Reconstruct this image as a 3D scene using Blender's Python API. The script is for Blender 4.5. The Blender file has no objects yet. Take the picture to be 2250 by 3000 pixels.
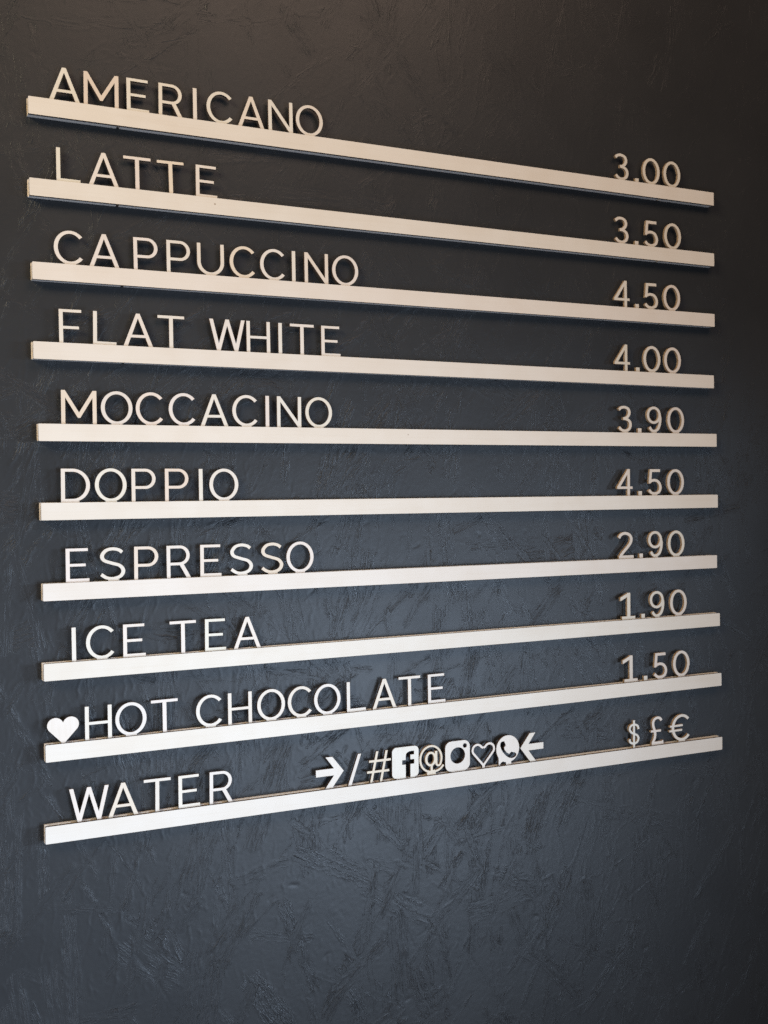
import bpy, bmesh, math, random
import numpy as np
from mathutils import Matrix, Vector
from mathutils.geometry import delaunay_2d_cdt

scene = bpy.context.scene
COL = scene.collection
ZO = 2.09                       # height of the fitted origin above the floor (m)

# ------------------------------------------------------------------ camera
CAM_R = ((0.90885, -0.416723, -0.018294), (-0.022164, -0.004449, -0.999744), (0.416535, 0.909023, -0.01328))
CAM_C = Vector((-0.11014, -1.2147, -0.54425 + ZO))
cam_data = bpy.data.cameras.new('camera')
cam = bpy.data.objects.new('camera', cam_data)
COL.objects.link(cam)
r, d, f = [Vector(v) for v in CAM_R]
M = Matrix((r, -d, -f)).transposed().to_4x4()
M.translation = CAM_C
cam.matrix_world = M
cam_data.sensor_fit = 'VERTICAL'
cam_data.sensor_height = 24.0
cam_data.lens = 24.0 * 2950.23 / 3000.0
cam_data.clip_start = 0.05
cam_data.clip_end = 50
cam_data.dof.use_dof = True
cam_data.dof.focus_distance = 1.27
cam_data.dof.aperture_fstop = 8.0
scene.camera = cam

# ------------------------------------------------------------------ world, lamps, exposure
world = bpy.data.worlds.new('World')
scene.world = world
world.use_nodes = True
bg = world.node_tree.nodes['Background']
bg.inputs['Color'].default_value = (1.0, 0.95, 1.0, 1)
bg.inputs['Strength'].default_value = 0.028


def area_lamp(name, loc, target, sx, sy, color, watts, spread=180):
    ld = bpy.data.lights.new(name, 'AREA')
    ld.shape = 'RECTANGLE'
    ld.size, ld.size_y = sx, sy
    ld.color = color
    ld.energy = watts
    ld.spread = math.radians(spread)
    o = bpy.data.objects.new(name, ld)
    COL.objects.link(o)
    o.location = loc
    o.rotation_euler = (Vector(target) - Vector(loc)).to_track_quat('-Z', 'Y').to_euler()
    return o


# daylight from the right, added fill low left, warm room light from above
area_lamp('window_light', (1.5, -2.6, 0.7), (0.15, 0, 1.1), 1.1, 1.1, (0.61, 0.775, 1.0), 3.95, 41)
area_lamp('side_window_light', (2.75, -1.5, 1.45), (-0.2, 0, 1.2), 0.6, 0.7, (0.60, 0.77, 1.0), 2.5, 21.5)
area_lamp('low_left_fill', (-1.6, -2.1, 0.25), (0.1, 0, 1.3), 1.0, 1.0, (0.72, 0.82, 1.0), 6.3, 70)  # added fill that lifts the rail undersides, no real source there
area_lamp('overhead_warm_fill', (0.75, -1.5, 3.28), (0.5, 0, 1.8), 1.4, 0.8, (1.0, 0.715, 0.55), 19.0)  # added warm fill from overhead for the upper rows, no known fixture
area_lamp('ceiling_light', (-1.6, -1.2, 2.8), (0.2, 0, 1.9), 0.8, 0.8, (1.0, 0.84, 0.57), 6.2, 60)

scene.view_settings.view_transform = 'Standard'
scene.view_settings.look = 'None'
scene.view_settings.gamma = 1
scene.view_settings.exposure = 0
scene.cycles.max_bounces = 6
scene.cycles.use_denoising = False
scene.cycles.use_adaptive_sampling = False
scene.cycles.use_light_tree = False


# ------------------------------------------------------------------ node helpers
def new_mat(name):
    m = bpy.data.materials.new(name)
    m.use_nodes = True
    nt = m.node_tree
    return m, nt, nt.nodes['Principled BSDF']


def node(nt, typ, **kw):
    n = nt.nodes.new(typ)
    for k, v in kw.items():
        if k in n.inputs.keys() if isinstance(k, str) else False:
            n.inputs[k].default_value = v
        else:
            setattr(n, k, v)
    return n


def ramp(nt, fac, stops, interp='LINEAR'):
    n = nt.nodes.new('ShaderNodeValToRGB')
    n.color_ramp.interpolation = interp
    e = n.color_ramp.elements
    while len(e) < len(stops):
        e.new(0.5)
    for el, (p, c) in zip(e, stops):
        el.position = p
        el.color = (*c, 1) if len(c) == 3 else c
    nt.links.new(fac, n.inputs['Fac'])
    return n.outputs['Color']


def mix(nt, fac, a, b, mode='MIX'):
    n = nt.nodes.new('ShaderNodeMix')
    n.data_type = 'RGBA'
    n.blend_type = mode
    L = nt.links
    if hasattr(fac, 'is_linked'):
        L.new(fac, n.inputs[0])
    else:
        n.inputs[0].default_value = fac
    for v, i in ((a, 6), (b, 7)):
        if hasattr(v, 'is_linked'):
            L.new(v, n.inputs[i])
        else:
            n.inputs[i].default_value = (*v, 1)
    return n.outputs[2]


def noise(nt, vec, scale, detail=3, rough=0.55):
    n = nt.nodes.new('ShaderNodeTexNoise')
    n.inputs['Scale'].default_value = scale
    n.inputs['Detail'].default_value = detail
    n.inputs['Roughness'].default_value = rough
    if vec is not None:
        nt.links.new(vec, n.inputs['Vector'])
    return n.outputs['Fac']


def mapped(nt, scale, per_object=True):
    tc = nt.nodes.new('ShaderNodeTexCoord')
    mp = nt.nodes.new('ShaderNodeMapping')
    mp.inputs['Scale'].default_value = scale
    nt.links.new(tc.outputs['Object'], mp.inputs['Vector'])
    if per_object:
        oi = nt.nodes.new('ShaderNodeObjectInfo')
        ml = nt.nodes.new('ShaderNodeMath')
        ml.operation = 'MULTIPLY'
        ml.inputs[1].default_value = 37.0
        nt.links.new(oi.outputs['Random'], ml.inputs[0])
        cb = nt.nodes.new('ShaderNodeCombineXYZ')
        for i in range(3):
            nt.links.new(ml.outputs[0], cb.inputs[i])
        nt.links.new(cb.outputs[0], mp.inputs['Location'])
    return mp.outputs['Vector']


def bump(nt, height, strength, dist, bsdf):
    b = nt.nodes.new('ShaderNodeBump')
    b.inputs['Strength'].default_value = strength
    b.inputs['Distance'].default_value = dist
    nt.links.new(height, b.inputs['Height'])
    nt.links.new(b.outputs['Normal'], bsdf.inputs['Normal'])


# ------------------------------------------------------------------ materials
def ply_face(name, grain_scale, graininess):
    m, nt, bs = new_mat(name)
    oi = nt.nodes.new('ShaderNodeObjectInfo')
    base = oi.outputs['Color']                     # each piece of wood has its own tone
    g = noise(nt, mapped(nt, grain_scale), 1.0, 4, 0.6)
    gc = ramp(nt, g, [(0.30, (0.93, 0.905, 0.87)), (0.52, (1, 1, 1)), (0.75, (1.0, 0.985, 0.965))])
    c = mix(nt, graininess, base, gc, 'MULTIPLY')
    bl = noise(nt, mapped(nt, (18, 18, 18)), 1.0, 3, 0.6)
    blc = ramp(nt, bl, [(0.32, (0.93, 0.90, 0.86)), (0.62, (1, 1, 1))])
    c = mix(nt, 0.55, c, blc, 'MULTIPLY')
    # pin-head specks and knots
    v = nt.nodes.new('ShaderNodeTexVoronoi')
    v.inputs['Scale'].default_value = 26
    nt.links.new(mapped(nt, (1, 1, 1)), v.inputs['Vector'])
    sp = ramp(nt, v.outputs['Distance'], [(0.0, (1, 1, 1)), (0.018, (1, 1, 1)), (0.035, (0, 0, 0))])
    cell = nt.nodes.new('ShaderNodeSeparateColor')
    nt.links.new(v.outputs['Color'], cell.inputs[0])
    pick = ramp(nt, cell.outputs[0], [(0.80, (0, 0, 0)), (0.83, (1, 1, 1))])
    spm = mix(nt, 1.0, sp, pick, 'MULTIPLY')
    c = mix(nt, spm, c, (0.30, 0.22, 0.15))
    nt.links.new(c, bs.inputs['Base Color'])
    bs.inputs['Roughness'].default_value = 0.62
    bs.inputs['Specular IOR Level'].default_value = 0.3
    bump(nt, g, 0.12, 0.0006, bs)
    return m


MAT_RAIL = ply_face('whitewashed_ply', (9, 260, 420), 0.35)
MAT_LETTER = ply_face('ply_letter_face', (330, 300, 28), 0.6)
TONES = {'plain': (0.725, 0.662, 0.582), 'pale': (0.735, 0.682, 0.612), 'warm': (0.72, 0.64, 0.545), 'tan': (0.705, 0.605, 0.49), 'dull': (0.665, 0.60, 0.515)}
WARM = {('AMERICANO', 1): 'tan', ('AMERICANO', 3): 'warm', ('AMERICANO', 6): 'warm', ('LATTE', 2): 'warm', ('LATTE', 3): 'tan', ('CAPPUCCINO', 4): 'warm', ('CAPPUCCINO', 5): 'tan', ('CAPPUCCINO', 8): 'warm', ('MOCCACINO', 0): 'tan', ('MOCCACINO', 2): 'warm', ('DOPPIO', 2): 'warm', ('DOPPIO', 3): 'tan', ('ESPRESSO', 2): 'warm', ('ESPRESSO', 6): 'tan', ('HOT CHOCOLATE', 7): 'warm', ('HOT CHOCOLATE', 10): 'warm', ('WATER', 1): 'tan', ('WATER', 7): 'tan', ('WATER', 9): 'tan'}


def edge_mat(name, dark, mid, light):
    m, nt, bs = new_mat(name)
    n1 = noise(nt, mapped(nt, (240, 900, 240)), 1.0, 4, 0.65)
    c = ramp(nt, n1, [(0.30, dark), (0.5, mid), (0.68, light)])
    nt.links.new(c, bs.inputs['Base Color'])
    bs.inputs['Roughness'].default_value = 0.75
    return m


MAT_CHAR = edge_mat('laser_charred_edge', (0.018, 0.010, 0.007), (0.045, 0.024, 0.014), (0.11, 0.060, 0.032))
MAT_SINGED = edge_mat('singed_ply_edge', (0.10, 0.055, 0.028), (0.30, 0.20, 0.115), (0.50, 0.37, 0.24))
MAT_SIDE = edge_mat('raw_ply_edge', (0.52, 0.475, 0.44), (0.74, 0.69, 0.645), (0.80, 0.765, 0.72))
MAT_END = edge_mat('sawn_ply_end', (0.30, 0.18, 0.08), (0.60, 0.44, 0.26), (0.72, 0.57, 0.38))


def wall_material():
    m, nt, bs = new_mat('dark_painted_strand_board')
    tc = nt.nodes.new('ShaderNodeTexCoord')
    P = tc.outputs['Object']
    cl = noise(nt, P, 5.0, 4, 0.6)
    c = ramp(nt, cl, [(0.30, (0.0218, 0.0224, 0.0234)), (0.55, (0.0258, 0.0264, 0.0274)), (0.75, (0.0286, 0.029, 0.0296))])
    dust = noise(nt, P, 900.0, 2, 0.5)
    dc = ramp(nt, dust, [(0.70, (1, 1, 1)), (0.80, (1.5, 1.45, 1.4))])
    c = mix(nt, 0.5, c, dc, 'MULTIPLY')
    nt.links.new(c, bs.inputs['Base Color'])
    rr = noise(nt, P, 9.0, 4, 0.6)
    rc = ramp(nt, rr, [(0.25, (0.36, 0.36, 0.36)), (0.75, (0.46, 0.46, 0.46))])
    nt.links.new(rc, bs.inputs['Roughness'])
    bs.inputs['Specular IOR Level'].default_value = 0.32
    # fine fibres that run along each strand
    ap = nt.nodes.new('ShaderNodeAttribute')
    ap.attribute_name = 'strand_place'
    af = nt.nodes.new('ShaderNodeAttribute')
    af.attribute_name = 'strand_fibre'

    def fibres(su, sv, lo, hi):
        mp = nt.nodes.new('ShaderNodeMapping')
        mp.inputs['Scale'].default_value = (su, sv, 1.0)
        nt.links.new(ap.outputs['Vector'], mp.inputs['Vector'])
        n = noise(nt, mp.outputs['Vector'], 1.0, 2, 0.5)
        return ramp(nt, n, [(lo, (0, 0, 0)), (hi, (1, 1, 1))])
    f1 = fibres(0.030, 0.36, 0.53, 0.68)
    f2 = fibres(0.050, 0.58, 0.54, 0.68)
    ff = mix(nt, 0.5, f1, f2)
    ff = mix(nt, 0.48, ff, fibres(0.036, 0.85, 0.55, 0.70))
    ff = mix(nt, 0.5, ff, fibres(0.024, 0.30, 0.63, 0.69), 'ADD')     # single splinters standing proud
    ff = mix(nt, 1.0, ff, af.outputs['Fac'], 'MULTIPLY')
    pe = noise(nt, P, 520.0, 3, 0.6)
    h = mix(nt, 0.04, ff, pe)
    bump(nt, h, 1.0, 0.0009, bs)
    return m


MAT_WALL = wall_material()


# ------------------------------------------------------------------ tagging
def link(o, parent=None):
    COL.objects.link(o)
    if parent is not None:
        o.parent = parent
    return o


def tag(o, label, cat, group=None):
    o['label'] = label
    o['category'] = cat
    if group:
        o['group'] = group
    return o


# ------------------------------------------------------------------ the wall: strand board as relief
def build_wall():
    rng = np.random.default_rng(11)
    x0, x1, z0, z1 = -160.0, 1290.0, ZO * 1000 - 1500.0, ZO * 1000 + 330.0      # mm
    nx, nz = int(x1 - x0) + 1, int(z1 - z0) + 1                                 # 1 mm raster
    H = np.zeros((nz, nx), np.float32)
    U, Vc, ID, AM, AN = [np.zeros((nz, nx), np.float32) for _ in range(5)]     # place along / across its strand, strand, fibre strength

    def smooth1(a, k):
        ker = np.hanning(2 * k + 3)[1:-1]
        return np.convolve(a, ker / ker.sum(), 'same')

    def strand(cx, cz, L, W, ang, lev, amp, bend):
        s, c = math.sin(ang), math.cos(ang)            # ang from vertical
        ex = abs(s) * L / 2 + abs(c) * W / 2 + 4 + abs(bend)
        ez = abs(c) * L / 2 + abs(s) * W / 2 + 4 + abs(bend)
        a0, a1 = max(0, int(cx - ex - x0)), min(nx, int(cx + ex - x0) + 2)
        b0, b1 = max(0, int(cz - ez - z0)), min(nz, int(cz + ez - z0) + 2)
        if a1 <= a0 or b1 <= b0:
            return
        X, Z = np.meshgrid(np.arange(a0, a1) + x0 - cx, np.arange(b0, b1) + z0 - cz)
        u = X * s + Z * c                              # along
        v = X * c - Z * s                              # across
        v = v + bend * (u / L) ** 2 * 2
        taper = 1 - 0.35 * np.abs(u / L) * (rng.random() < 0.5)
        wob = np.interp(u, np.linspace(-L, L, 40), rng.normal(0, 0.9, 40))
        du = L / 2 + np.interp(v, np.linspace(-W, W, 14), rng.normal(0, 4.0, 14)) - np.abs(u)
        dv = W / 2 * taper + wob - np.abs(v)
        dd = np.minimum(du, dv)
        al = np.clip(dd / 1.3 + 0.5, 0, 1)
        n = int(2 * W + 20)
        fib = smooth1(rng.normal(0, 1, n * 2), 3) * 1.5
        fib2 = smooth1(rng.normal(0, 1, n * 2), 8) * 2.2
        gx = np.linspace(-W - 10, W + 10, n * 2)
        vv = v + np.interp(u, np.linspace(-L, L, 24), smooth1(rng.normal(0, 1.6, 24), 1))
        F = np.interp(vv, gx, np.sign(fib) * np.abs(fib) ** 1.6) * 0.9 + np.interp(vv, gx, fib2) * 0.5
        env = np.clip(np.interp(u, np.linspace(-L / 2, L / 2, 12), rng.normal(0.55, 0.6, 12)), 0, 1.6)
        h = lev + amp * F * env + 0.0007 * u * rng.normal(0, 1) + 0.003 * v * rng.normal(0, 1)
        rim = np.exp(-((dd - 1.2) / 1.0) ** 2) * rng.choice([0.0, 0.0, 0.0, 0.06, 0.12])
        sub = H[b0:b1, a0:a1]
        H[b0:b1, a0:a1] = sub * (1 - al) + (h + rim) * al
        on = al > 0.5
        idn, fs = rng.uniform(0, 400), np.clip(rng.lognormal(-0.6, 0.40), 0.28, 0.95)
        for arr, val in ((U, u), (Vc, vv), (ID, np.full_like(u, idn)), (AN, np.full_like(u, ang)), (AM, fs * np.clip(0.5 + 0.6 * env, 0, 1.3) * np.clip(dd / 3.5, 0, 1))):
            arr[b0:b1, a0:a1][on] = val[on]

    area = (x1 - x0) * (z1 - z0)
    N = int(area / 1500)
    for i in range(N):
        L = rng.uniform(55, 150)
        W = min(L * 0.4, rng.lognormal(2.55, 0.5))
        ang = rng.normal(0.12, 0.55) if rng.random() < 0.82 else rng.uniform(-1.57, 1.57)
        amp = min(0.11, abs(rng.normal(0, 0.028)) + 0.005)
        if rng.random() < 0.10:
            amp += 0.05
        strand(rng.uniform(x0, x1), rng.uniform(z0, z1), L, W, ang, rng.normal(0, 0.035), amp, rng.normal(0, 3))
    # voids between strands, splinters, single grooves and ridges
    def mark(cx, cz, L, W, ang, depth):
        s, c = math.sin(ang), math.cos(ang)
        e = int(L / 2 + W + 3)
        a0, a1 = max(0, int(cx - e - x0)), min(nx, int(cx + e - x0) + 2)
        b0, b1 = max(0, int(cz - e - z0)), min(nz, int(cz + e - z0) + 2)
        if a1 <= a0 or b1 <= b0:
            return
        X, Z = np.meshgrid(np.arange(a0, a1) + x0 - cx, np.arange(b0, b1) + z0 - cz)
        u = X * s + Z * c
        v = X * c - Z * s + 1.5 * np.sin(u / L * 5 + cx)
        g = np.exp(-(v / W) ** 2) * np.clip(1.2 - (2 * u / L) ** 2, 0, 1)
        H[b0:b1, a0:a1] += depth * g
    for i in range(int(area / 1500)):
        mark(rng.uniform(x0, x1), rng.uniform(z0, z1), rng.uniform(5, 26), rng.uniform(0.7, 1.1), rng.normal(0.1, 0.6), rng.choice([-1, 1]) * rng.uniform(0.06, 0.22))
    for i in range(int(area / 95)):               # raised fibres, along the strand they belong to
        px, pz = rng.uniform(x0, x1), rng.uniform(z0, z1)
        q = (min(nz - 1, int(pz - z0)), min(nx - 1, int(px - x0)))
        if rng.random() < 0.25 + AM[q]:
            mark(px, pz, rng.uniform(5, 22) * rng.uniform(0.7, 1.7), rng.uniform(0.65, 0.95), AN[q] + rng.normal(0, 0.10), rng.uniform(0.12, 0.34))
    for i in range(int(area / 6500)):
        mark(rng.uniform(x0, x1), rng.uniform(z0, z1), rng.uniform(30, 110), rng.uniform(0.7, 1.3), rng.normal(0.15, 0.5), rng.choice([-1.0, 1.0]) * rng.uniform(0.06, 0.24))
    for i in range(int(area / 14000)):
        mark(rng.uniform(x0, x1), rng.uniform(z0, z1), rng.uniform(4, 14), rng.uniform(1.2, 3.0), rng.uniform(-1.5, 1.5), -rng.uniform(0.25, 0.6))
    # thick paint rounds everything off and leaves an orange-peel of its own
    def blur(A):
        A = np.pad(A, 1, mode='edge')
        A = (A[:-2] + 2 * A[1:-1] + A[2:]) / 4
        return (A[:, :-2] + 2 * A[:, 1:-1] + A[:, 2:]) / 4
    H = blur(H)
    pe = rng.normal(0, 1, H.shape).astype(np.float32)
    for _ in range(2):
        pe = blur(pe)
    pe2 = pe.copy()
    for _ in range(6):
        pe2 = blur(pe2)
    H = H + 0.045 * pe + 0.06 * pe2
    H = np.clip(H, -1.1, 0.62)
    gz = np.interp(np.arange(nz) + z0, [1650, 2020], [1.0, 0.42])[:, None]
    gx_ = np.interp(np.arange(nx) + x0, [550, 950], [1.0, 0.6])[None, :]
    smoothing = (gz * gx_).astype(np.float32)          # relief and fibres weaken towards the top and the far end
    H *= smoothing
    AM *= smoothing

    # mesh columns get wider apart towards the far end of the wall
    xs = [x0]
    while xs[-1] < x1 - 1:
        t = (xs[-1] - x0) / (x1 - x0)
        xs.append(xs[-1] + 1.12 + 0.75 * t)
    xs = np.minimum(np.array(xs), x1 - 0.01)
    zs = np.linspace(z0, z1 - 0.01, int((z1 - z0) / 1.28))
    fi = xs - x0
    i0 = fi.astype(int)
    fx = (fi - i0).astype(np.float32)
    fj = zs - z0
    j0 = fj.astype(int)
    fz = (fj - j0).astype(np.float32)[:, None]
    i1, j1 = np.minimum(i0 + 1, nx - 1), np.minimum(j0 + 1, nz - 1)
    A = H[j0][:, i0] * (1 - fx) + H[j0][:, i1] * fx
    B = H[j1][:, i0] * (1 - fx) + H[j1][:, i1] * fx
    G = A * (1 - fz) + B * fz
    # fade the relief out at the border of the fine sheet
    ex = np.clip(np.minimum(np.arange(len(xs)), len(xs) - 1 - np.arange(len(xs))) / 25, 0, 1)
    ez = np.clip(np.minimum(np.arange(len(zs)), len(zs) - 1 - np.arange(len(zs))) / 25, 0, 1)
    G = G * ex[None, :] * ez[:, None]
    ny_, nx_ = G.shape
    V = np.empty((ny_, nx_, 3), np.float32)
    V[..., 0] = xs[None, :] / 1000
    V[..., 1] = 0.0008 - G / 1000
    V[..., 2] = zs[:, None] / 1000
    idx = np.arange(ny_ * nx_).reshape(ny_, nx_)
    Q = np.stack([idx[:-1, :-1], idx[:-1, 1:], idx[1:, 1:], idx[1:, :-1]], -1).reshape(-1, 4)
    # plain continuation of the wall outside the frame
    X0, X1, Z0, Z1 = -1.2, 1.9, 0.0, 2.75
    a, b, c, d_ = xs[0] / 1000, xs[-1] / 1000, zs[0] / 1000, zs[-1] / 1000
    y = 0.0008
    ring = np.array([(X0, y, Z0), (X1, y, Z0), (X1, y, Z1), (X0, y, Z1), (a, y, c), (b, y, c), (b, y, d_), (a, y, d_)], np.float32)
    n0 = ny_ * nx_
    RQ = np.array([(0, 1, 5, 4), (1, 2, 6, 5), (2, 3, 7, 6), (3, 0, 4, 7)]) + n0
    VV = np.concatenate([V.reshape(-1, 3), ring])
    QQ = np.concatenate([Q, RQ]).astype(np.int32)
    me = bpy.data.meshes.new('wall')
    me.vertices.add(len(VV))
    me.vertices.foreach_set('co', VV.ravel())
    me.loops.add(QQ.size)
    me.loops.foreach_set('vertex_index', QQ.ravel())
    me.polygons.add(len(QQ))
    me.polygons.foreach_set('loop_start', np.arange(0, QQ.size, 4, dtype=np.int32))
    me.polygons.foreach_set('use_smooth', np.ones(len(QQ), bool))
    me.update(calc_edges=True)
    jj, ii = np.rint(fj).astype(int), np.rint(fi).astype(int)
    jj, ii = np.minimum(jj, nz - 1), np.minimum(ii, nx - 1)
    ring0 = np.zeros((8, 3), np.float32)
    co = np.stack([U[jj][:, ii], Vc[jj][:, ii], ID[jj][:, ii]], -1).reshape(-1, 3)
    at = me.attributes.new('strand_place', 'FLOAT_VECTOR', 'POINT')
    at.data.foreach_set('vector', np.concatenate([co, ring0]).astype(np.float32).ravel())
    at = me.attributes.new('strand_fibre', 'FLOAT', 'POINT')
    at.data.foreach_set('value', np.concatenate([AM[jj][:, ii].ravel(), ring0[:, 0]]).astype(np.float32))
    me.materials.append(MAT_WALL)
    o = link(bpy.data.objects.new('wall', me))
    o['kind'] = 'structure'
    return o


build_wall()

# ------------------------------------------------------------------ flat shapes -> solid boards
MM = 0.001


def solid(name, pos, neg, y_front, y_back, mats, inset=0.0):
    """Union of the outlines in pos minus those in neg (mm, x/z), cut out of a board from y_front to y_back (mm)."""
    verts, faces = [], []
    for poly in pos + neg:
        i = len(verts)
        ar = sum(p[0] * q[1] - q[0] * p[1] for p, q in zip(poly, poly[1:] + poly[:1]))
        poly = poly if ar > 0 else poly[::-1]
        verts += [Vector((x, z)) for x, z in poly]
        faces.append(list(range(i, i + len(poly))))
    npos = len(pos)
    ov, oe, of, _, _, orig = delaunay_2d_cdt(verts, [], faces, 1, 1e-4)
    tris = []
    for fc, src in zip(of, orig):
        if any(s < npos for s in src) and not any(s >= npos for s in src):
            tris.append(list(fc))
    # shave the outline by the saw kerf
    P = {i: Vector((ov[i].x, ov[i].y)) for t in tris for i in t}
    if inset:
        half = {}
        for t in tris:
            a, b, c = (P[i] for i in t)
            t = t if (b - a).cross(c - a) > 0 else t[::-1]
            for p, q in zip(t, t[1:] + t[:1]):
                half[(p, q)] = 1
        nrm = {}
        for (p, q) in half:
            if (q, p) not in half and (P[q] - P[p]).length > 1e-5:
                e = (P[q] - P[p]).normalized()
                for k in (p, q):
                    nrm.setdefault(k, []).append(Vector((-e.y, e.x)))
        mv = {}
        for k, ns in nrm.items():
            m = sum(ns, Vector((0, 0)))
            if m.length > 0.3:
                m.normalize()
                mv[k] = m * inset / max(0.5, m.dot(ns[0]))
        for k, v in mv.items():
            P[k] = P[k] + v
    used = sorted({i for t in tris for i in t})
    mp = {v: k for k, v in enumerate(used)}
    n = len(used)
    V = [(P[i].x * MM, y_front * MM, P[i].y * MM) for i in used] + [(P[i].x * MM, y_back * MM, P[i].y * MM) for i in used]
    F, mi = [], []
    edges = {}
    for t in tris:
        t = [mp[i] for i in t]
        a = ov[used[t[0]]]; b = ov[used[t[1]]]; c = ov[used[t[2]]]
        if (b - a).cross(c - a) < 0:
            t = t[::-1]
        F.append(t); mi.append(0)
        F.append([i + n for i in t[::-1]]); mi.append(0)
        for p, q in zip(t, t[1:] + t[:1]):
            edges[(p, q)] = edges.get((p, q), 0) + 1
    for (p, q) in list(edges):
        if (q, p) not in edges:
            dx, dz = V[q][0] - V[p][0], V[q][2] - V[p][2]
            F.append([q, p, p + n, q + n]); mi.append(2 if len(mats) > 2 and abs(dz) > 2 * abs(dx) else 1)
    me = bpy.data.meshes.new(name)
    me.from_pydata(V, [], F)
    for m in mats:
        me.materials.append(m)
    me.polygons.foreach_set('material_index', mi)
    me.update()
    return me


def rect(x0, z0, x1, z1):
    return [(x0, z0), (x1, z0), (x1, z1), (x0, z1)]


def arc_quads(cx, cz, rx, rz, ts, tt, a0, a1, n=56):
    """Elliptic band, outer radii rx/rz, ts thick at the sides and tt at top and bottom."""
    k = max(6, int(n * abs(a1 - a0) / 360))
    A = [math.radians(a0 + (a1 - a0) * i / k) for i in range(k + 1)]
    full = abs(abs(a1 - a0) - 360) < 1e-6
    o = [(cx + rx * math.cos(a), cz + rz * math.sin(a)) for a in A]
    q = [(cx + (rx - ts) * math.cos(a), cz + (rz - tt) * math.sin(a)) for a in A]
    if full:
        o[-1], q[-1] = o[0], q[0]
    return [[o[i], o[i + 1], q[i + 1], q[i]] for i in range(k)]


def curve(pts, n=7):
    P = [Vector(p) for p in pts]
    P = [2 * P[0] - P[1]] + P + [2 * P[-1] - P[-2]]
    out = []
    for i in range(1, len(P) - 2):
        for j in range(n):
            t = j / n
            out.append(0.5 * (2 * P[i] + (P[i + 1] - P[i - 1]) * t + (2 * P[i - 1] - 5 * P[i] + 4 * P[i + 1] - P[i + 2]) * t * t + (3 * P[i] - P[i - 1] - 3 * P[i + 1] + P[i + 2]) * t ** 3))
    out.append(P[-2])
    return out


def ribbon(pts, tv, th, n=7, smooth=True):
    """Stroke along pts, tv wide where it runs upright, th where it runs level."""
    C = curve(pts, n) if smooth else [Vector(p) for p in pts]
    Ls, Rs = [], []
    for i, p in enumerate(C):
        t = (C[min(i + 1, len(C) - 1)] - C[max(i - 1, 0)]).normalized()
        w = 0.5 * math.hypot(tv * t.y, th * t.x)
        nrm = Vector((-t.y, t.x)) * w
        Ls.append(tuple(p + nrm)); Rs.append(tuple(p - nrm))
    return [[Ls[i], Ls[i + 1], Rs[i + 1], Rs[i]] for i in range(len(C) - 1)]


def round_rect(x0, z0, x1, z1, rr, n=7):
    pts = []
    for cx, cz, a in ((x1 - rr, z1 - rr, 0), (x0 + rr, z1 - rr, 90), (x0 + rr, z0 + rr, 180), (x1 - rr, z0 + rr, 270)):
        for i in range(n + 1):
            t = math.radians(a + 90 * i / n)
            pts.append((cx + rr * math.cos(t), cz + rr * math.sin(t)))
    return pts


def mirror(P):
    return [[(-x, z) for x, z in p] for p in P]


CAP, SV, SH, TAB = 39.5, 4.8, 3.8, -7.6


def tab(x0, x1, top=1.0):
    return rect(x0, TAB, x1, top)


def g_A():
    w, t = 17.4, 5.3
    leg = [[(-w, 0), (-w + t, 0), (2.3, CAP), (-2.3, CAP)]]
    return leg + mirror(leg) + [rect(-12.4, 10.1, 12.4, 13.8), tab(-w, -w + t, 0.0), tab(w - t, w, 0.0)]


def g_M():
    d = [[(-15.4, 39.5), (0, 13.6), (0, 6.8), (-1.5, 6.8), (-15.6, 31.0), (-16.2, 39.5)]]
    return [rect(-20, TAB, -15.2, CAP), rect(15.2, TAB, 20, CAP)] + d + mirror(d)


def g_E():
    return [rect(-13.3, TAB, -8.5, CAP), rect(-13.3, 35.8, 12.0, CAP), rect(-13.3, 17.8, 9.3, 21.4), rect(-13.3, TAB, 13.3, 3.7)]


def g_F():
    return [rect(-12.7, TAB, -7.9, CAP), rect(-12.7, 35.8, 12.7, CAP), rect(-12.7, 16.2, 9.8, 19.9)]


def g_H():
    return [rect(-15.4, TAB, -10.6, CAP), rect(10.6, TAB, 15.4, CAP), rect(-15.4, 17.2, 15.4, 20.9)]


def g_I():
    return [rect(-2.5, TAB, 2.5, CAP)]


def g_L():
    return [rect(-13.5, TAB, -8.7, CAP), rect(-13.5, TAB, 13.5, 3.8)]


def g_T():
    return [rect(-2.5, TAB, 2.5, CAP), rect(-16.2, 35.7, 16.2, CAP)]


def g_U():
    return [rect(-16.9, 16.3, -12.2, CAP), rect(12.2, 16.3, 16.9, CAP)] + arc_quads(0, 16.4, 16.9, 16.6, 4.7, 4.1, 180, 360) + [tab(-6.5, 6.5)]


def g_N():
    return [rect(-16.25, TAB, -11.5, CAP), rect(11.5, TAB, 16.25, CAP), [(-16.25, 39.5), (-11.6, 39.5), (16.25, 1.4), (16.25, 0), (11.6, 0), (-16.25, 38.3)]]


def g_O():
    return arc_quads(0, 19.8, 18.4, 20.1, 4.8, 4.0, 0, 360) + [tab(-6.6, 6.6)]


def g_C():
    return arc_quads(1.9, 19.8, 18.3, 20.1, 4.8, 4.0, 41, 321) + [tab(-4.6, 8.2)]


def g_D():
    return [rect(-16.4, TAB, -11.6, CAP), rect(-16.4, 35.6, -2.5, CAP), rect(-16.4, TAB, -2.5, 3.9)] + arc_quads(-3.4, 19.75, 19.8, 19.75, 4.8, 3.9, -90, 90) + [tab(-8, 4.5, 1)]


def g_P():
    return [rect(-14.4, TAB, -9.7, CAP), rect(-14.4, 35.7, 2.2, CAP), rect(-14.4, 14.7, 2.2, 18.5)] + arc_quads(1.9, 27.1, 12.5, 12.4, 4.5, 3.8, -90, 90)


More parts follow.
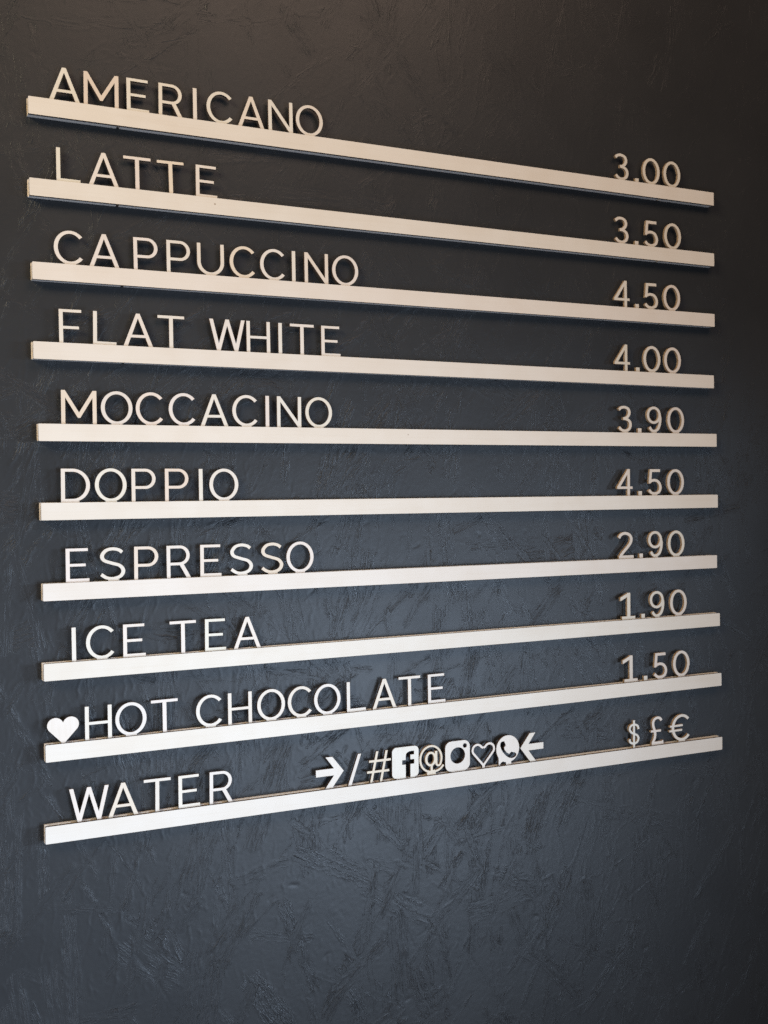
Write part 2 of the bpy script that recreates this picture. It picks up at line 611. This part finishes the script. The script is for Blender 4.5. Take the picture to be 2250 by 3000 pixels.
def g_R():
    return [rect(-14.7, TAB, -10.0, CAP), rect(-14.7, 35.7, 1.6, CAP), rect(-14.7, 14.9, 1.6, 18.6)] + arc_quads(1.3, 27.2, 12.3, 12.3, 4.5, 3.8, -90, 90) + [[(0.3, 16.5), (6.0, 16.5), (14.7, 0), (9.0, 0)], tab(9.0, 14.7, 0)]


def g_S():
    return ribbon([(11.4, 33.2), (7.0, 36.3), (-0.3, 37.6), (-7.6, 35.6), (-11.9, 29.6), (-9.6, 24.0), (-1.0, 20.6), (8.4, 17.3), (12.4, 11.2), (9.2, 4.8), (1.0, 2.0), (-6.8, 3.1), (-13.2, 7.3)], 4.8, 4.0, 8) + [tab(-5.4, 7.6, 1)]


def g_W():
    t = 5.0
    h = [[(-22.6, CAP), (-22.6 + t, CAP), (-8.7, 0), (-13.5, 0)], [(-13.5, 0), (-8.7, 0), (2.3, CAP), (-2.3, CAP)], tab(-13.5, -8.7, 0)]
    return h + mirror(h)


def g_0():
    return arc_quads(0, 20, 16.2, 20.2, 5.2, 4.5, 0, 360) + [tab(-6.2, 6.2)]


def g_0_chipped():
    return g_0(), [[(15.0, 15.0), (17.5, 17.6), (18, 11.5), (14.6, 12.6)], [(15.7, 24.4), (17.5, 25.4), (17.5, 22.0)]]


def g_1():
    return [rect(-1.4, TAB, 4.8, 40), rect(-11, TAB, 13.7, 4.5), [(4.8, 40), (1.2, 40), (-13.7, 33.4), (-13.5, 27.4), (-1.4, 33.2), (4.8, 36)]]


def g_2():
    return ribbon([(-12.6, 31.0), (-8.4, 35.9), (-1.3, 37.9), (6.4, 35.6), (10.0, 30.0), (8.8, 24.0), (4.6, 18.3), (-2.6, 11.6), (-8.2, 5.6), (-10.2, 0.2)], 5.1, 4.5) + [rect(-12.9, TAB, 14.3, 4.6)]


def g_3():
    return ribbon([(-11.2, 34.0), (-6.8, 37.3), (-0.6, 38.0), (5.6, 35.6), (7.9, 30.4), (5.9, 25.2), (1.4, 21.8), (-3.6, 20.9)], 5.0, 4.3) + ribbon([(-3.6, 20.9), (2.4, 20.2), (8, 16.9), (9.7, 11.2), (7.0, 5.2), (1.0, 2.5), (-5.5, 3.2), (-11.2, 7.6)], 5.0, 4.3) + [tab(-5, 6)]


def g_4():
    return [rect(4.4, TAB, 9.4, 40), rect(-14.2, 9.6, 14.2, 13.7), [(-14.2, 13.0), (5.0, 40), (9.4, 40), (4.5, 31.4), (-8.0, 13.4), (-14.2, 9.7)]]


def g_5():
    return [rect(-9.8, 35.2, 9.8, 39.8), [(-9.8, 39.8), (-5.0, 39.8), (-6.8, 20.6), (-12.3, 17.2)]] + ribbon([(-11.2, 18.9), (-6.2, 21.9), (0, 22.6), (6.4, 20.0), (10.0, 13.2), (8.6, 6.6), (4.4, 3.2), (-1.2, 2.3), (-6.8, 3.5), (-11.6, 7.8)], 5.0, 4.4) + [tab(-6, 4)]


def g_9():
    return arc_quads(-0.6, 26.8, 13.3, 13.4, 4.7, 4.2, 0, 360) + ribbon([(10.6, 26.5), (11.3, 20.5), (9.9, 12.0), (6.2, 5.2), (-0.4, 2.3), (-5.4, 3.9), (-8.8, 8.6)], 5.0, 4.3) + [tab(-4.4, 4.6)]


def g_point():
    return [rect(-3.4, TAB, 3.4, 6.6)]


def g_heart():
    h = [(0, 22.6)] + [(8.6 + 9.2 * math.cos(math.radians(a)), 20.4 + 9.2 * math.sin(math.radians(a))) for a in range(160, -45, -9)] + [(2.3, 0), (2.3, TAB), (0, TAB)]
    return [h] + mirror([h])


def g_heart_outline():
    h = [(0, 27.7)] + [(9.6 + 7.5 * math.cos(math.radians(a)), 25.4 + 7.5 * math.sin(math.radians(a))) for a in range(150, -46, -9)] + [(0, 3.0)]
    q = ribbon(h, 3.4, 3.4, smooth=False)
    return q + mirror(q) + [rect(-2.2, TAB, 2.2, 4.5)]


def g_arrow():
    return [[(19.4, 20.4), (3.6, 40.7), (-6.2, 40.7), (5.4, 25.2), (-19.4, 25.2), (-19.4, 15.6), (5.4, 15.6), (-6.2, 0), (3.8, 0)], tab(-6.2, 3.8, 0)]


def g_arrow_back():
    return mirror(g_arrow())


def g_slash():
    return [[(-9.7, 0), (-4.6, 0), (9.7, 40.5), (4.9, 40.5)], tab(-9.7, -4.6, 0)]


def g_hash():
    return [[(-13.0, 0), (-9.4, 0), (-0.6, 41), (-4.2, 41)], [(1.0, 0), (4.6, 0), (12.9, 41), (9.3, 41)], [(-14.5, 26.2), (17.3, 26.2), (17.3, 29.6), (-14.5, 29.6)], [(-17.3, 11.9), (14.9, 11.9), (14.9, 15.3), (-17.3, 15.3)], tab(-13.0, -9.4, 0), tab(1.0, 4.6, 0)]


def g_badge_f():
    pos = [round_rect(-19.8, 0.0, 19.8, 42.4, 6.4), tab(-13.5, 14.5, 1.2)]
    neg = [rect(0.6, 0.0, 7.2, 29.0), rect(-4.6, 18.2, 13.0, 24.0)] + ribbon([(3.9, 28.9), (4.3, 31.2), (6.4, 32.9), (9.2, 33.2), (12.8, 33.2)], 6.6, 4.6)
    return pos, neg


def g_at():
    q = arc_quads(-1.2, 21.4, 17.7, 19.1, 3.2, 3.0, -22, 292)
    q += ribbon([(4.4, 3.6), (9.5, 4.6), (14.0, 7.2), (18.0, 11.4)], 3.2, 3.0)
    q += ribbon([(14.0, 15.2), (12.6, 12.3), (10.0, 11.2), (7.6, 12.6), (7.0, 15.4)], 3.2, 3.0)
    q += arc_quads(-1.6, 21.2, 8.6, 10.2, 3.8, 3.2, 0, 360)
    q += [[(4.6, 31.6), (8.6, 31.6), (8.8, 14.0), (5.2, 14.0)], rect(-1.9, 2.5, 1.6, 13.0), tab(-7.5, 6.0, 3.2)]
    return q


def g_camera():
    pos = [round_rect(-19.3, 0.0, 19.3, 42.2, 9.5), tab(-9.8, 12.2, 1.0)]
    c = lambda x, z, r_, n=40: [(x + r_ * math.cos(2 * math.pi * i / n), z + r_ * math.sin(2 * math.pi * i / n)) for i in range(n)]
    return pos, [c(0.2, 21.6, 11.2), c(11.4, 34.3, 3.0, 20)]


def g_bubble():
    c = [(0.4 + 18.8 * math.cos(2 * math.pi * i / 48), 22.0 + 19.4 * math.sin(2 * math.pi * i / 48)) for i in range(48)]
    pos = [c, [(-14.7, 11.0), (-14.7, 0.6), (-14.1, 0), (-13.4, 0), (-10.4, 3.0), (-6.5, 4.8), (-8.0, 12.0)], tab(-14.6, -13.0, 0.6), tab(-2.8, 6.0, 3.4)]
    hand = [(-10.0, 30.6), (-8.2, 31.8), (-4.9, 31.9), (-2.6, 26.6), (-5.2, 23.9), (-4.4, 20.8), (-1.4, 17.0), (2.6, 14.7), (5.4, 17.2), (10.8, 15.8), (13.1, 13.7), (12.6, 11.6), (10.4, 9.9), (6.4, 9.1), (1.8, 10.4), (-2.2, 13.2), (-6.4, 17.6), (-9.2, 22.4), (-10.6, 27.0)]
    return pos, [[(1.2 + (x - 1.2) * 1.1, 20.5 + (z - 20.5) * 1.1) for x, z in hand]]


def g_dollar():
    return ribbon([(8.3, 27.0), (6.6, 32.2), (0.4, 34.6), (-6.2, 32.6), (-8.0, 27.8), (-5.2, 23.4), (0.4, 20.6), (6.0, 17.6), (8.2, 12.8), (5.8, 7.8), (0, 5.9), (-6.4, 8.0), (-8.5, 13.2)], 3.8, 3.5) + [rect(-1.9, TAB, 1.9, 41.3)]


def g_pound():
    return ribbon([(8.4, 36.2), (5.2, 39.8), (0.6, 40.9), (-4.8, 39.0), (-7.6, 34.4), (-7.2, 28.4), (-5.0, 22.4), (-3.7, 15.4), (-5.2, 8.6), (-8.8, 3.2)], 4.6, 4.2) + [rect(-11.8, 19.0, 7.4, 22.6), [(-10.6, 0), (11.7, 0), (11.7, 6.2), (10.0, 5.6), (8.0, 4.7), (-4, 4.6), (-9.5, 5.2), (-10.6, 3.6)], tab(-10.6, 11.7, 0)]


def g_euro():
    return arc_quads(4.6, 21.0, 19.6, 20.8, 5.0, 4.4, 42, 320) + [rect(-18.6, 22.8, 6.6, 26.2), rect(-19.6, 15.6, 5.2, 19.0), tab(-2.2, 10.6)]


GLYPH = {'A': g_A, 'M': g_M, 'E': g_E, 'F': g_F, 'H': g_H, 'I': g_I, 'L': g_L, 'T': g_T, 'U': g_U, 'N': g_N, 'O': g_O, 'C': g_C, 'D': g_D, 'P': g_P, 'R': g_R, 'S': g_S, 'W': g_W,
         '0': g_0, '0_chipped': g_0_chipped, '1': g_1, '2': g_2, '3': g_3, '4': g_4, '5': g_5, '9': g_9, '.': g_point,
         'heart': g_heart, 'heart_outline': g_heart_outline, 'arrow': g_arrow, 'arrow_back': g_arrow_back, 'slash': g_slash, 'hash': g_hash, 'badge_f': g_badge_f, 'at': g_at, 'camera': g_camera, 'bubble': g_bubble, 'dollar': g_dollar, 'pound': g_pound, 'euro': g_euro}
Y_FRONT, Y_SLOT0, Y_SLOT1, Y_BACK = -11.6, -7.75, -3.85, -0.1
MESH = {}


def glyph_mesh(g):
    if g not in MESH:
        s = GLYPH[g]()
        pos, neg = s if isinstance(s, tuple) else (s, [])
        lift = lambda polys: [[(x, z if z < -1 else z * 0.98 + 0.8) for x, z in p] for p in polys]   # seated a little proud of the rail
        pos, neg = lift(pos), lift(neg)
        MESH[g] = solid('sign_' + g, pos, neg, Y_SLOT0 + 0.08, Y_SLOT1 - 0.12, [MAT_LETTER, MAT_SINGED if g[0] in '0123459.' or g in ('dollar', 'pound', 'euro', 'at') else MAT_CHAR], 0.19)
    return MESH[g]


# ------------------------------------------------------------------ the rails
ROWS = [  # x left, x right, z at left top, z at right top (m), item on the left, price on the right
    ((0.0085, 1.0106, -0.0820, -0.0815), 'AMERICANO', [('A', 48.8), ('M', 90.0), ('E', 132.4), ('R', 171.2), ('I', 200.8), ('C', 231.5), ('A', 271.4), ('N', 310.0), ('O', 348.5)], [('3', 839.4), ('.', 866.8), ('0', 893.4), ('0', 932.8)]),
    ((0.0077, 1.0098, -0.1739, -0.1751), 'LATTE', [('L', 51.2), ('A', 90.9), ('T', 129.8), ('T', 169.8), ('E', 213.1)], [('3', 837.6), ('.', 864.5), ('5', 892.3), ('0', 932.4)]),
    ((0.0088, 1.0090, -0.2685, -0.2684), 'CAPPUCCINO', [('C', 49.4), ('A', 89.6), ('P', 137.8), ('P', 176.8), ('U', 216.4), ('C', 256.5), ('C', 295.5), ('I', 323.5), ('N', 354.2), ('O', 394.1)], [('4', 835.9), ('.', 863.6), ('5', 890.5), ('0', 929.4)]),
    ((0.0080, 1.0060, -0.3586, -0.3633), 'FLAT WHITE', [('F', 49.5), ('L', 88.0), ('A', 126.8), ('T', 166.0), ('W', 235.5), ('H', 275.2), ('I', 303.7), ('T', 332.8), ('E', 372.2)], [('4', 834.9), ('.', 863.1), ('0', 889.8), ('0', 928.8)]),
    ((0.0115, 1.0097, -0.4518, -0.4536), 'MOCCACINO', [('M', 57.0), ('O', 100.0), ('C', 138.3), ('C', 177.5), ('A', 217.1), ('C', 256.0), ('I', 284.8), ('N', 313.6), ('O', 353.6)], [('3', 838.3), ('.', 864.9), ('9', 892.4), ('0', 933.5)]),
    ((0.0125, 1.0105, -0.5421, -0.5477), 'DOPPIO', [('D', 51.2), ('O', 91.3), ('P', 129.4), ('P', 168.9), ('I', 198.4), ('O', 227.3)], [('4', 836.0), ('.', 864.1), ('5', 892.1), ('0', 931.2)]),
    ((0.0126, 1.0072, -0.6343, -0.6412), 'ESPRESSO', [('E', 51.5), ('S', 91.1), ('P', 130.4), ('R', 169.4), ('E', 208.8), ('S', 247.6), ('S', 287.2), ('O', 324.4)], [('2', 836.1), ('.', 864.2), ('9', 891.4), ('0', 930.7)]),
    ((0.0115, 1.0113, -0.7257, -0.7314), 'ICE TEA', [('I', 45.5), ('C', 75.2), ('E', 114.6), ('T', 172.7), ('E', 212.7), ('A', 253.0)], [('1', 838.0), ('.', 866.1), ('9', 892.7), ('0', 933.5)]),
    ((0.0114, 1.0128, -0.8186, -0.8246), 'HOT CHOCOLATE', [('heart', 31.6), ('H', 71.1), ('O', 108.7), ('T', 148.5), ('C', 202.9), ('H', 241.9), ('O', 282.2), ('C', 320.5), ('O', 358.0), ('L', 398.4), ('A', 438.6), ('T', 475.6), ('E', 516.4)], [('1', 840.6), ('.', 869.1), ('5', 897.5), ('0', 937.3)]),
    ((0.0094, 1.0127, -0.9120, -0.9242), 'WATER', [('W', 58.5), ('A', 97.5), ('T', 137.5), ('E', 176.3), ('R', 215.8), ('arrow', 359.3), ('slash', 394.2), ('hash', 428.7), ('badge_f', 467.4), ('at', 506.9), ('camera', 546.6), ('heart_outline', 587.2), ('bubble', 626.1), ('arrow_back', 666.4)], [('dollar', 845.7), ('pound', 889.0), ('euro', 932.0)]),
]
ORD = ['first', 'second', 'third', 'fourth', 'fifth', 'sixth', 'seventh', 'eighth', 'ninth', 'tenth']
PLACE = ['topmost of the ten', 'second from the top', 'third from the top', 'fourth from the top', 'fifth from the top', 'fifth from the bottom', 'fourth from the bottom', 'third from the bottom', 'second from the bottom', 'lowest of the ten']
SIGNS = {  # name, category, label
    'heart': ('heart_symbol', 'symbol', 'solid pale wooden heart standing before the H of HOT CHOCOLATE'),
    'heart_outline': ('heart_symbol', 'symbol', 'hollow wooden outline heart between the camera badge and the phone bubble'),
    'arrow': ('arrow_symbol', 'symbol', 'thick wooden arrow pointing right, standing left of the slash on the lowest rail'),
    'arrow_back': ('arrow_symbol', 'symbol', 'thick wooden arrow pointing left, standing right of the phone bubble'),
    'slash': ('slash_symbol', 'symbol', 'leaning wooden slash between the right-pointing arrow and the hash sign'),
    'hash': ('hash_symbol', 'symbol', 'thin wooden hash sign left of the badge with the cut-out f'),
    'badge_f': ('letter_badge', 'symbol', 'rounded square wooden badge with a letter f cut out of it'),
    'at': ('at_symbol', 'symbol', 'wooden at sign in a ring between the f badge and the camera badge'),
    'camera': ('camera_badge', 'symbol', 'rounded square wooden badge with one large and one small round hole'),
    'bubble': ('phone_badge', 'symbol', 'round wooden speech bubble with a telephone handset cut out of it'),
    'dollar': ('dollar_sign', 'symbol', 'small wooden dollar sign on the right of the lowest rail'),
    'pound': ('pound_sign', 'symbol', 'wooden pound sign between the dollar and the euro sign'),
    'euro': ('euro_sign', 'symbol', 'wide wooden euro sign at the right end of the lowest rail'),
}
rnd = random.Random(5)
RAIL_TONE = (0.718, 0.654, 0.570)


def board(name, x0, x1, z0, z1, rr, notches, yf, yb, mats, parent):
    pos = [round_rect(x0, z0, x1, z1, rr, 4)]
    neg = [rect(a, z0 - 2, a + w, z0 + h) for a, w, h in notches]
    o = link(bpy.data.objects.new(name, solid(name, pos, neg, yf, yb, mats)), parent)
    o.color = (*[c * rnd.uniform(0.985, 1.0) for c in RAIL_TONE], 1)
    return o


for i, ((xa, xb, za, zb), word, items, price) in enumerate(ROWS):
    L = math.hypot(xb - xa, zb - za)
    t = math.atan2(zb - za, xb - xa)
    root = bpy.data.objects.new('menu_rail', None)
    root.empty_display_size = 0.02
    root.location = (xa, 0, za + ZO)
    root.rotation_euler = (0, -t, 0)
    link(root)
    tag(root, 'long pale wooden rail carrying the word ' + word + ', ' + PLACE[i], 'menu rail', 'wooden menu rails on the dark wall')
    Lm = L * 1000
    e = [rnd.uniform(-0.7, 0.4) for _ in range(4)]
    n1, n2 = 98.0 + rnd.uniform(-1.5, 1.5), 897.0 + rnd.uniform(-2, 2)
    nt_ = [(n1, 3.6, 1.9), (n2, 3.0, 1.5)]
    board('front_strip', 0, Lm, -19.8, 0, 1.1, [], Y_FRONT, Y_SLOT0, [MAT_RAIL, MAT_CHAR], root)
    board('spacer_strip', -0.5 + e[0], Lm - 0.6 - e[1], -19.6, -8.0, 0.5, nt_, Y_SLOT0, Y_SLOT1, [MAT_RAIL, MAT_SIDE, MAT_END], root)
    board('back_strip', -0.8 + e[2], Lm - 0.4 - e[3], -19.7 + rnd.uniform(-0.3, 0.2), 0.1 + rnd.uniform(-0.3, 0.3), 1.0, nt_, Y_SLOT1, Y_BACK, [MAT_RAIL, MAT_SIDE, MAT_END], root)

    def put(g, xc, name, label, cat, group, tone='plain'):
        o = bpy.data.objects.new(name, glyph_mesh(g))
        s = (xc / 1000 - xa) / (xb - xa)
        o.location = (xc / 1000, 0, za + (zb - za) * s + ZO - rnd.uniform(0, 0.00035))
        o.rotation_euler = (0, -t + math.radians(rnd.gauss(0, 0.25)), 0)
        link(o)
        if tone == 'plain' and rnd.random() < 0.3:
            tone = 'pale'
        o.color = (*[c * rnd.uniform(0.975, 1.01) for c in TONES[tone]], 1)
        tag(o, label, cat, group)
        return o

    letters = [g for g, _ in items if len(g) == 1]
    words = word.split(' ')
    k = 0
    for it, (g, xc) in enumerate(items):
        tone = WARM.get((word, it), 'plain')
        if len(g) > 1:
            nm, ct, lb = SIGNS[g]
            put(g, xc, nm, lb, ct, 'wooden symbols on the menu board', tone)
            continue
        kk, w = k, words[0]
        if kk >= len(words[0]):
            kk, w = k - len(words[0]), words[1]
        k += 1
        full = word if len(words) == 1 else w + ' in ' + word
        last = kk == len(w) - 1
        put(g, xc, 'wooden_letter', 'pale wooden letter ' + g + ', ' + ('last' if last else ORD[kk]) + ' letter of ' + full, 'letter', 'wooden letters of the drink names', tone)
    zeros = 0
    nz = sum(1 for g, _ in price if g == '0')
    for j, (g, xc) in enumerate(price):
        if len(g) > 1:
            nm, ct, lb = SIGNS[g]
            put(g, xc, nm, lb, ct, 'wooden symbols on the menu board')
        elif g == '.':
            put(g, xc, 'decimal_point', 'small square wooden decimal point in the ' + word + ' price', 'decimal point', 'wooden points of the prices', 'dull')
        else:
            where = ['before the point', '', 'just after the point', 'at the end'][j]
            pr = ''.join(q for q, _ in price)
            chip = word == 'HOT CHOCOLATE' and j == 3
            put('0_chipped' if chip else g, xc, 'wooden_digit', ('chipped ' if chip else '') + 'wooden digit ' + g + ' ' + where + ' of the ' + word + ' price ' + pr, 'digit', 'wooden digits of the prices', 'dull')
